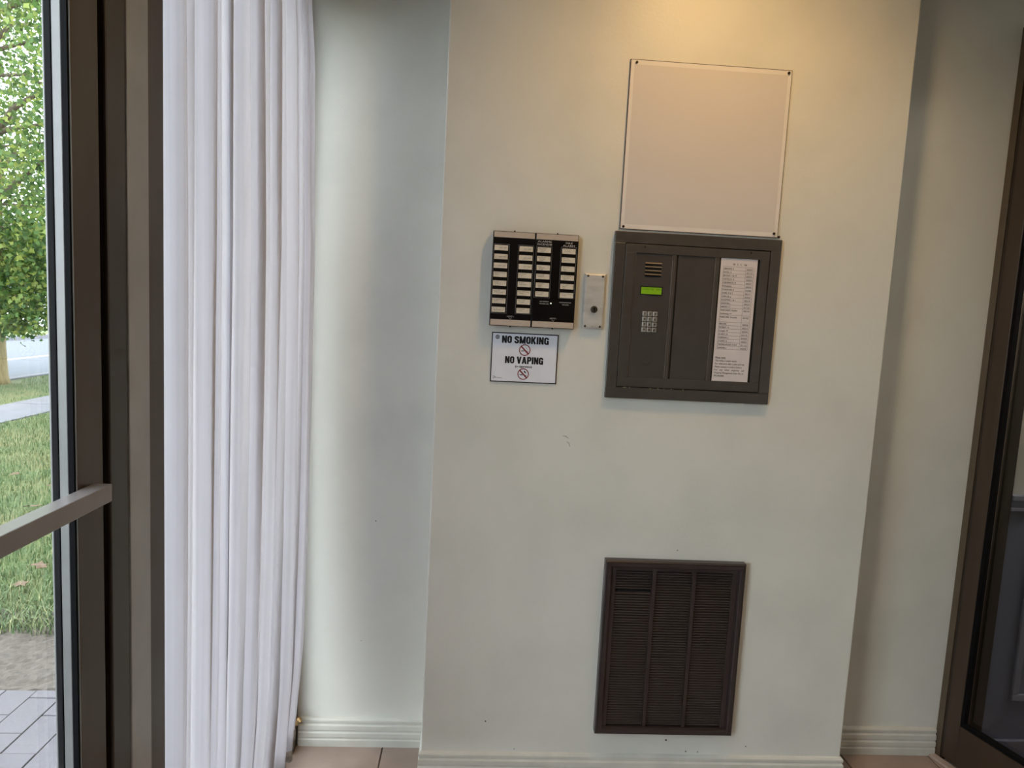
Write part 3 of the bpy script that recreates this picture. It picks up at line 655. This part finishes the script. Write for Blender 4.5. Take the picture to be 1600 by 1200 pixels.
# ------------------------------------------------------------------ outdoors
GZ = -0.03
M_lawn = mat('lawn_ground', rgb(79, 95, 51), 0.95, var_col=rgb(120, 114, 76), scale=1.6, lo=0.45, hi=0.7, bump=0.3, bscale=40)
M_blade = bpy.data.materials.new('grass_blades'); M_blade.use_nodes = True
nt = M_blade.node_tree; b = nt.nodes['Principled BSDF']; b.inputs['Roughness'].default_value = 0.6
ge = nt.nodes.new('ShaderNodeNewGeometry'); ra = nt.nodes.new('ShaderNodeValToRGB')
ra.color_ramp.elements[0].color = rgb(66, 92, 50); ra.color_ramp.elements[1].color = rgb(150, 150, 104)
e_ = ra.color_ramp.elements.new(0.6); e_.color = rgb(94, 114, 70)
nt.links.new(ge.outputs['Random Per Island'], ra.inputs[0]); nt.links.new(ra.outputs[0], b.inputs['Base Color'])
M_leaf = bpy.data.materials.new('maple_leaves'); M_leaf.use_nodes = True
nt = M_leaf.node_tree; b = nt.nodes['Principled BSDF']; b.inputs['Roughness'].default_value = 0.5
ge = nt.nodes.new('ShaderNodeNewGeometry'); ra = nt.nodes.new('ShaderNodeValToRGB')
ra.color_ramp.elements[0].color = rgb(58, 88, 46); ra.color_ramp.elements[1].color = rgb(164, 172, 88)
e_ = ra.color_ramp.elements.new(0.55); e_.color = rgb(100, 132, 68)
trl = nt.nodes.new('ShaderNodeBsdfTranslucent'); ms = nt.nodes.new('ShaderNodeMixShader'); ms.inputs[0].default_value = 0.45
nt.links.new(ge.outputs['Random Per Island'], ra.inputs[0]); nt.links.new(ra.outputs[0], b.inputs['Base Color']); nt.links.new(ra.outputs[0], trl.inputs['Color'])
nt.links.new(b.outputs[0], ms.inputs[1]); nt.links.new(trl.outputs[0], ms.inputs[2]); nt.links.new(ms.outputs[0], nt.nodes['Material Output'].inputs['Surface'])
M_bark = mat('bark', rgb(112, 98, 88), 0.9, var=0.35, scale=14, stretch=(3, 3, 0.6), bump=0.5, bscale=40)
M_trunk = mat('trunk_bark', rgb(168, 150, 112), 0.9, var=0.3, scale=12, stretch=(3, 3, 0.6), bump=0.5, bscale=40)
M_conc = mat('concrete', rgb(119, 118, 126), 0.9, var=0.12, scale=5, bump=0.1)
M_road = mat('asphalt', rgb(89, 92, 100), 0.9, var=0.10, scale=2, stretch=(4, 0.4, 1))
M_soil = mat('dry_soil', rgb(100, 91, 84), 0.95, var=0.35, scale=40, bump=0.8, bscale=50)
M_paver = mat('paver_brick', rgb(106, 101, 106), 0.85, var=0.16, scale=9, bump=0.15, bscale=90)
M_pj = mat('paver_joint', rgb(63, 58, 58), 0.95, var=0.2, scale=60)
M_brickh = mat('house_brick', rgb(112, 66, 54), 0.9, var=0.25, scale=12)
M_dry = mat('dry_leaf', rgb(112, 88, 67), 0.7, var=0.3, scale=40)

tag(bx('sun_block_storey', mat('sun_block_brown', rgb(150, 120, 100), 0.9, var=0.2, scale=6), None, -0.62, 6.0, -12.0, 10.0, 2.61, 7.5), 'brown storey added above the vestibule to shade the near lawn, out of the picture', 'wall', kind='structure')  # unseen storey added to keep the sun off the near lawn
tag(bx('wall_exterior_side', M_wall, None, -0.62, 6.0, 0.28, 10.0, -0.1, 2.6), 'outer building wall running past the window, out of the picture', 'wall', kind='structure')
lawn = tag(bx('lawn', M_lawn, None, -4.70, -0.62, 0.97, 40.0, -0.3, GZ - 0.012), 'green lawn between the paved path and the sidewalk', 'lawn', kind='structure')
tag(bx('lawn_near', M_lawn, None, -4.70, -2.55, -16.0, 0.42, -0.3, GZ - 0.012), 'green lawn beside the brick path, out of the picture', 'lawn', kind='structure')
tag(bx('verge', M_lawn, None, -6.80, -5.43, -16.0, 44.0, -0.3, GZ - 0.012), 'dry grass verge with the tree between sidewalk and road', 'verge', kind='structure')
sw = tag(bx('sidewalk', M_pj, None, -5.42, -4.71, -16.0, 44.0, -0.3, GZ - 0.03), 'pale concrete sidewalk crossing the lawn', 'sidewalk', kind='structure')
sl0 = None
for k in range(-8, 22):
    if sl0 is None: bb = MB(); bb.box(-5.415, -4.715, 0.008, 1.492, -0.08, GZ); sl0 = bb.build('slab', M_conc, sw, 0.006); s_ = sl0
    else: s_ = dup(sl0, sw)
    s_.location = (0, k * 1.5 + 0.4, random.uniform(-0.003, 0.003))
tag(bx('curb', M_conc, None, -6.96, -6.81, -16, 44, -0.3, GZ + 0.01, bevel=0.01), 'pale concrete curb along the near side of the road', 'curb', kind='structure')
rd = tag(bx('road', M_road, None, -12.6, -6.97, -16, 44, -0.3, GZ - 0.09), 'pale grey street beyond the lawn', 'road', kind='structure')
bx('marking', mat('road_paint', rgb(160, 162, 168), 0.8, var=0.1), rd, -9.35, -9.20, -16, 44, GZ - 0.09, GZ - 0.085)
tag(bx('verge_far', M_lawn, None, -15.4, -12.75, -16, 60, -0.3, GZ), 'strip of grass along the far side of the street', 'verge', kind='structure')
tag(bx('curb_far', M_conc, None, -12.74, -12.61, -16, 60, -0.3, GZ + 0.01), 'concrete curb along the far side of the street', 'curb', kind='structure')
tag(bx('parking_lot', mat('pale_paving', rgb(205, 204, 206), 0.9, var=0.08, scale=2), None, -60, -15.42, -16, 80, -0.3, GZ), 'pale paved yard in front of the brick house', 'yard', kind='structure')

pt = tag(bx('patio', M_pj, None, -2.55, -0.62, -4.0, 0.418, -0.3, GZ - 0.008), 'grey brick paver path outside the glass door', 'path', kind='structure')
pw, pl = 0.1, 0.189; br0 = {}
for i in range(-1, 18):
    x1 = -0.625 - (i + 1) * pw - 0.005; x0 = x1 - pw
    off = 0.41 if i % 2 == 0 else 0.41 - pl / 2
    for k in range(-1, 12):
        y1 = off - k * pl; y0 = y1 - pl
        y1 = min(y1, 0.455)
        if y1 - y0 < 0.02 or y0 < -1.7: continue
        key = round(y1 - y0, 3)
        if key not in br0:
            bb = MB(); bb.box(0.0018, pw - 0.0018, 0.0018, key - 0.0018, -0.06, 0.0); s_ = br0[key] = bb.build('brick', M_paver, pt, 0.0015)
        else: s_ = dup(br0[key], pt)
        s_.location = (x0, y0, GZ + random.uniform(-0.0015, 0.0015))
# soil strip, uneven
def wob(x, y, a=1): return 0.5 * math.sin(7.3 * x + 2.1 * y) + 0.3 * math.sin(15 * y - 9 * x + 1.3) + 0.2 * math.sin(31 * x + 17 * y)
bb = MB(); nx, ny = 110, 36; vs_ = []
for j in range(ny + 1):
    for i in range(nx + 1):
        x = -3.4 + 2.78 * i / nx; y = 0.456 + 0.62 * j / ny
        e = 0.0 if 0 < j < ny else -0.02
        vs_.append((x, y, GZ - 0.006 + 0.008 * wob(x * 2, y * 2) + 0.004 * random.uniform(-1, 1) + e))
bb.add(vs_, [(j * (nx + 1) + i, j * (nx + 1) + i + 1, (j + 1) * (nx + 1) + i + 1, (j + 1) * (nx + 1) + i) for j in range(ny) for i in range(nx)])
tag(bb.build('bare_soil', M_soil), 'strip of dry bare soil between brick path and grass', 'soil', kind='stuff')
# grass blades
bb = MB()
def blade(x, y, h):
    a = random.uniform(0, 6.283); l = random.uniform(0.4, 1.6) * h; w_ = random.uniform(0.0012, 0.0024)
    dx, dy = math.cos(a), math.sin(a)
    n = len(bb.v)
    bb.v += [(x - dy * w_, y + dx * w_, GZ - 0.015), (x + dy * w_, y - dx * w_, GZ - 0.015), (x + dx * l * 0.4 + dy * w_ * 0.7, y + dy * l * 0.4 - dx * w_ * 0.7, GZ + h * 0.62), (x + dx * l * 0.4 - dy * w_ * 0.7, y + dy * l * 0.4 + dx * w_ * 0.7, GZ + h * 0.62), (x + dx * l, y + dy * l, GZ + h)]
    bb.f += [(n, n + 1, n + 2, n + 3), (n + 3, n + 2, n + 4)]; bb.mi += [0, 0]
for k in range(90000):
    y = 0.84 + 5.6 * random.random() ** 1.7; x = random.uniform(-4.68, -0.75)
    if x < -1.2 - 0.62 * (y + 1.8) - 0.2 - (-1.2) - 0.9 or x > -0.35 * (y + 1.8): continue
    edge = 0.90 + 0.06 * wob(x * 1.5, 0) + 0.10 * random.random() ** 2 - 0.05
    if y < edge: continue
    blade(x, y, random.uniform(0.012, 0.032) + (0.03 * random.random() ** 2 if y < 1.25 else 0))
tag(bb.build('grass', M_blade), 'short green grass blades covering the lawn outside', 'grass', kind='stuff')
bb = MB()
for k in range(12000):
    y = random.uniform(5.0, 16.0); x = random.uniform(-6.75, -5.45)
    if math.hypot(x + 6.76, y - 8.1) > 0.30: blade(x, y, random.uniform(0.015, 0.03))
tag(bb.build('grass', M_blade), 'dry short grass blades on the verge under the maple tree', 'grass', kind='stuff')
# fallen leaves
lf0 = None
for x, y, s_, lab in ((-2.65, 2.38, 1.2, 'large tan dry leaf on the lawn just above the door push bar'), (-3.24, 3.12, 0.8, 'small dry leaf farthest out on the lawn toward the sidewalk'),
                      (-2.04, 1.46, 0.9, 'curled dry leaf in the grass just below the push bar'), (-1.99, 1.24, 0.8, 'dry leaf in the grass nearest the bare soil strip'),
                      (-2.83, 2.86, 0.8, 'dry leaf in the grass close behind the large tan leaf')):
    if lf0 is None:
        bb = MB(); n = 11; vs_ = [(0, 0, 0.006)]
        for q in range(n):
            r = 0.045 if q % 2 == 0 else 0.024; a = 2 * math.pi * q / n; vs_.append((r * math.cos(a), r * math.sin(a), 0.004 * math.sin(3 * a) + 0.004))
        bb.add(vs_, [(0, q + 1, (q + 1) % n + 1) for q in range(n)]); o_ = lf0 = bb.build('fallen_leaf', M_dry)
        m_ = o_.modifiers.new('thickness', 'SOLIDIFY'); m_.thickness = 0.001
    else: o_ = lf0.copy(); C.objects.link(o_)
    tag(o_, lab, 'leaf', 'fallen leaves on the lawn')
    on_grass = y > 0.9
    o_.location = (x, y, GZ + (0.030 if on_grass else 0.004)); o_.scale = (s_, s_, s_); o_.rotation_euler = (random.uniform(-0.3, 0.3), random.uniform(-0.3, 0.3), random.uniform(0, 6))

# maple tree on the verge
tr = thing('maple_tree', 'leafy green maple tree standing on the verge by the street', 'tree')
bb = MB(); bb.tube([(-6.76, 8.1, GZ - 0.03), (-6.75, 8.1, 0.06), (-6.745, 8.1, 0.5), (-6.74, 8.1, 1.6), (-6.73, 8.12, 3.0), (-6.78, 8.15, 4.6), (-6.7, 8.2, 6.4), (-6.8, 8.2, 8.0)], [0.20, 0.155, 0.13, 0.125, 0.11, 0.08, 0.05, 0.02], 14)
bb.build('trunk', M_trunk, tr, smooth=True)
br = [
    ([(-6.74, 8.1, 3.25), (-6.42, 8.1, 3.73), (-6.17, 8.1, 3.9), (-5.96, 8.1, 3.99), (-5.3, 8.2, 4.35), (-4.4, 8.3, 4.6)], 0.045),
    ([(-6.74, 8.1, 3.36), (-6.39, 8.0, 3.44), (-6.17, 7.95, 3.47), (-5.95, 7.9, 3.50), (-5.2, 7.7, 3.6), (-4.2, 7.4, 3.75)], 0.04),
    ([(-6.74, 8.1, 2.36), (-6.67, 8.1, 2.49), (-6.38, 8.1, 2.77), (-6.14, 8.1, 2.98), (-5.97, 8.1, 3.12), (-5.2, 8.2, 3.4), (-4.2, 8.4, 3.5)], 0.052),
    ([(-6.14, 8.1, 2.98), (-5.95, 8.0, 3.03), (-5.3, 7.8, 3.02)], 0.028),
    ([(-6.72, 8.1, 2.45), (-6.28, 8.0, 2.44), (-5.94, 7.9, 2.42), (-5.2, 7.7, 2.3)], 0.02),
    ([(-6.72, 8.1, 3.2), (-6.08, 8.2, 3.33), (-5.2, 8.4, 3.4)], 0.017),
    ([(-6.72, 8.1, 2.25), (-6.51, 8.1, 2.03), (-6.3, 8.1, 1.83), (-6.0, 8.1, 1.62)], 0.022),
    ([(-6.74, 8.12, 4.45), (-6.25, 8.1, 4.6), (-5.96, 8.1, 4.67), (-5.0, 8.0, 5.0)], 0.034),
    ([(-6.72, 8.12, 4.15), (-6.22, 8.1, 4.19), (-6.07, 8.1, 4.1), (-5.5, 8.1, 4.0)], 0.026),
    ([(-6.5, 8.05, 2.02), (-6.35, 7.9, 1.75), (-6.3, 7.8, 1.6)], 0.012),
    ([(-6.3, 7.9, 1.9), (-6.1, 7.8, 1.72), (-5.92, 7.75, 1.66)], 0.014),
]
for k in range(16):
    a = random.uniform(0, 6.283); z = random.uniform(1.9, 6.2); l = random.uniform(1.4, 2.6)
    if -0.5 < a - 6.283 < 0.5 or a < 0.6: a += 1.6
    br.append(([(-6.74, 8.1, z), (-6.74 + 0.5 * l * math.cos(a), 8.1 + 0.5 * l * math.sin(a), z + 0.35 * l), (-6.74 + l * math.cos(a), 8.1 + l * math.sin(a), z + 0.5 * l)], 0.045))
for pts, r in br:
    bb = MB(); n = len(pts); bb.tube(pts, [r * (1 - 0.75 * i / (n - 1)) for i in range(n)], 8); bb.build('branch', M_bark, tr, smooth=True)
LB = MB()
def leaf(p, s):
    n_ = Vector((random.gauss(0, 1), random.gauss(0, 1), random.gauss(0.3, 0.8))).normalized()
    a = n_.orthogonal().normalized(); a.rotate(Matrix.Rotation(random.uniform(0, 6.283), 3, n_)); c = n_.cross(a)
    n = len(LB.v)
    q = [(-0.5, 0), (-0.15, 0.45), (0.05, 0.22), (0.5, 0.0), (0.05, -0.22), (-0.15, -0.45)]
    LB.v += [tuple(p + s * (a * u + c * v + n_ * (0.12 * abs(v)))) for u, v in q]
    LB.f += [(n, n + 1, n + 2, n + 3), (n, n + 3, n + 4, n + 5)]; LB.mi += [0, 0]
cl_ = []
for k in range(2250):
    while True:
        p = Vector((random.uniform(-1, 1), random.uniform(-1, 1), random.uniform(-1, 1)))
        if 0.25 < p.length < 1: break
    z = 4.1 + 3.9 * p.z
    rr = 3.1 if z > 2 else 2.2
    c = Vector((-6.7 + rr * p.x, 8.1 + rr * p.y, z))
    if z < 0.9 + 0.25 * random.random(): continue
    # keep it loose high up so that the sky shows through
    if z > 3.9 and random.random() < 0.08: continue
    if c.y < 7.9 and -7.2 < c.x < -4.5 and z > 1.6 and random.random() < 0.35: continue
    cl_.append((c, 0.26))
for k in range(130):
    cl_.append((Vector((random.uniform(-6.75, -5.6), random.uniform(7.2, 8.6), random.uniform(0.95, 2.3))), 0.2))
for k in range(26):
    cl_.append((Vector((random.uniform(-6.62, -6.0), random.uniform(7.6, 8.2), random.uniform(0.72, 1.0))), 0.13))
for c, sp in cl_:
    for q in range(31):
        leaf(c + Vector((random.gauss(0, sp), random.gauss(0, sp), random.gauss(0, sp * 0.6))), random.uniform(0.05, 0.095))
lv = LB.build('leaves', M_leaf, tr); lv['kind'] = 'stuff'

# house across the street
hs = thing('brick_house', 'low red brick house far across the street', 'house')
bx('wall', M_brickh, hs, -34, -20.0, 37, 45, GZ, 3.0)
bb = MB(); bb.add([(-34.4, 36.5, 2.99), (-19.6, 36.5, 2.99), (-19.6, 45.5, 2.99), (-34.4, 45.5, 2.99), (-31, 41, 5.2), (-23, 41, 5.2)], [(0, 1, 5, 4), (1, 2, 5), (2, 3, 4, 5), (3, 0, 4), (3, 2, 1, 0)])
bb.build('roof', mat('roof_shingle', rgb(96, 88, 84), 0.9, var=0.2, scale=4), hs)
M_wfr = mat('white_window_frame', rgb(225, 225, 225), 0.6, var=0.05); M_wgl = mat('window_glass_dark', rgb(70, 80, 92), 0.1, var=0.1)
for x in (-32, -29, -26.6):
    bb = MB(); bb.rect_frame(x, x + 1.5, 1.0, 2.2, 0.08, 36.93, 37.0); wf = bb.build('window', M_wfr, hs)
    bx('pane', M_wgl, wf, x + 0.08, x + 1.42, 36.97, 36.99, 1.08, 2.12)
bx('door', M_wfr, hs, -24.6, -23.6, 36.95, 37.0, GZ, 2.1)

# print, chips and specks too small to pick apart singly stay one part each
for o in bpy.data.objects:
    if o.parent and any(w in o.name for w in ('lettering', 'table', 'paint_chip', 'speck', 'maker_mark', 'scratch')): o['kind'] = 'stuff'
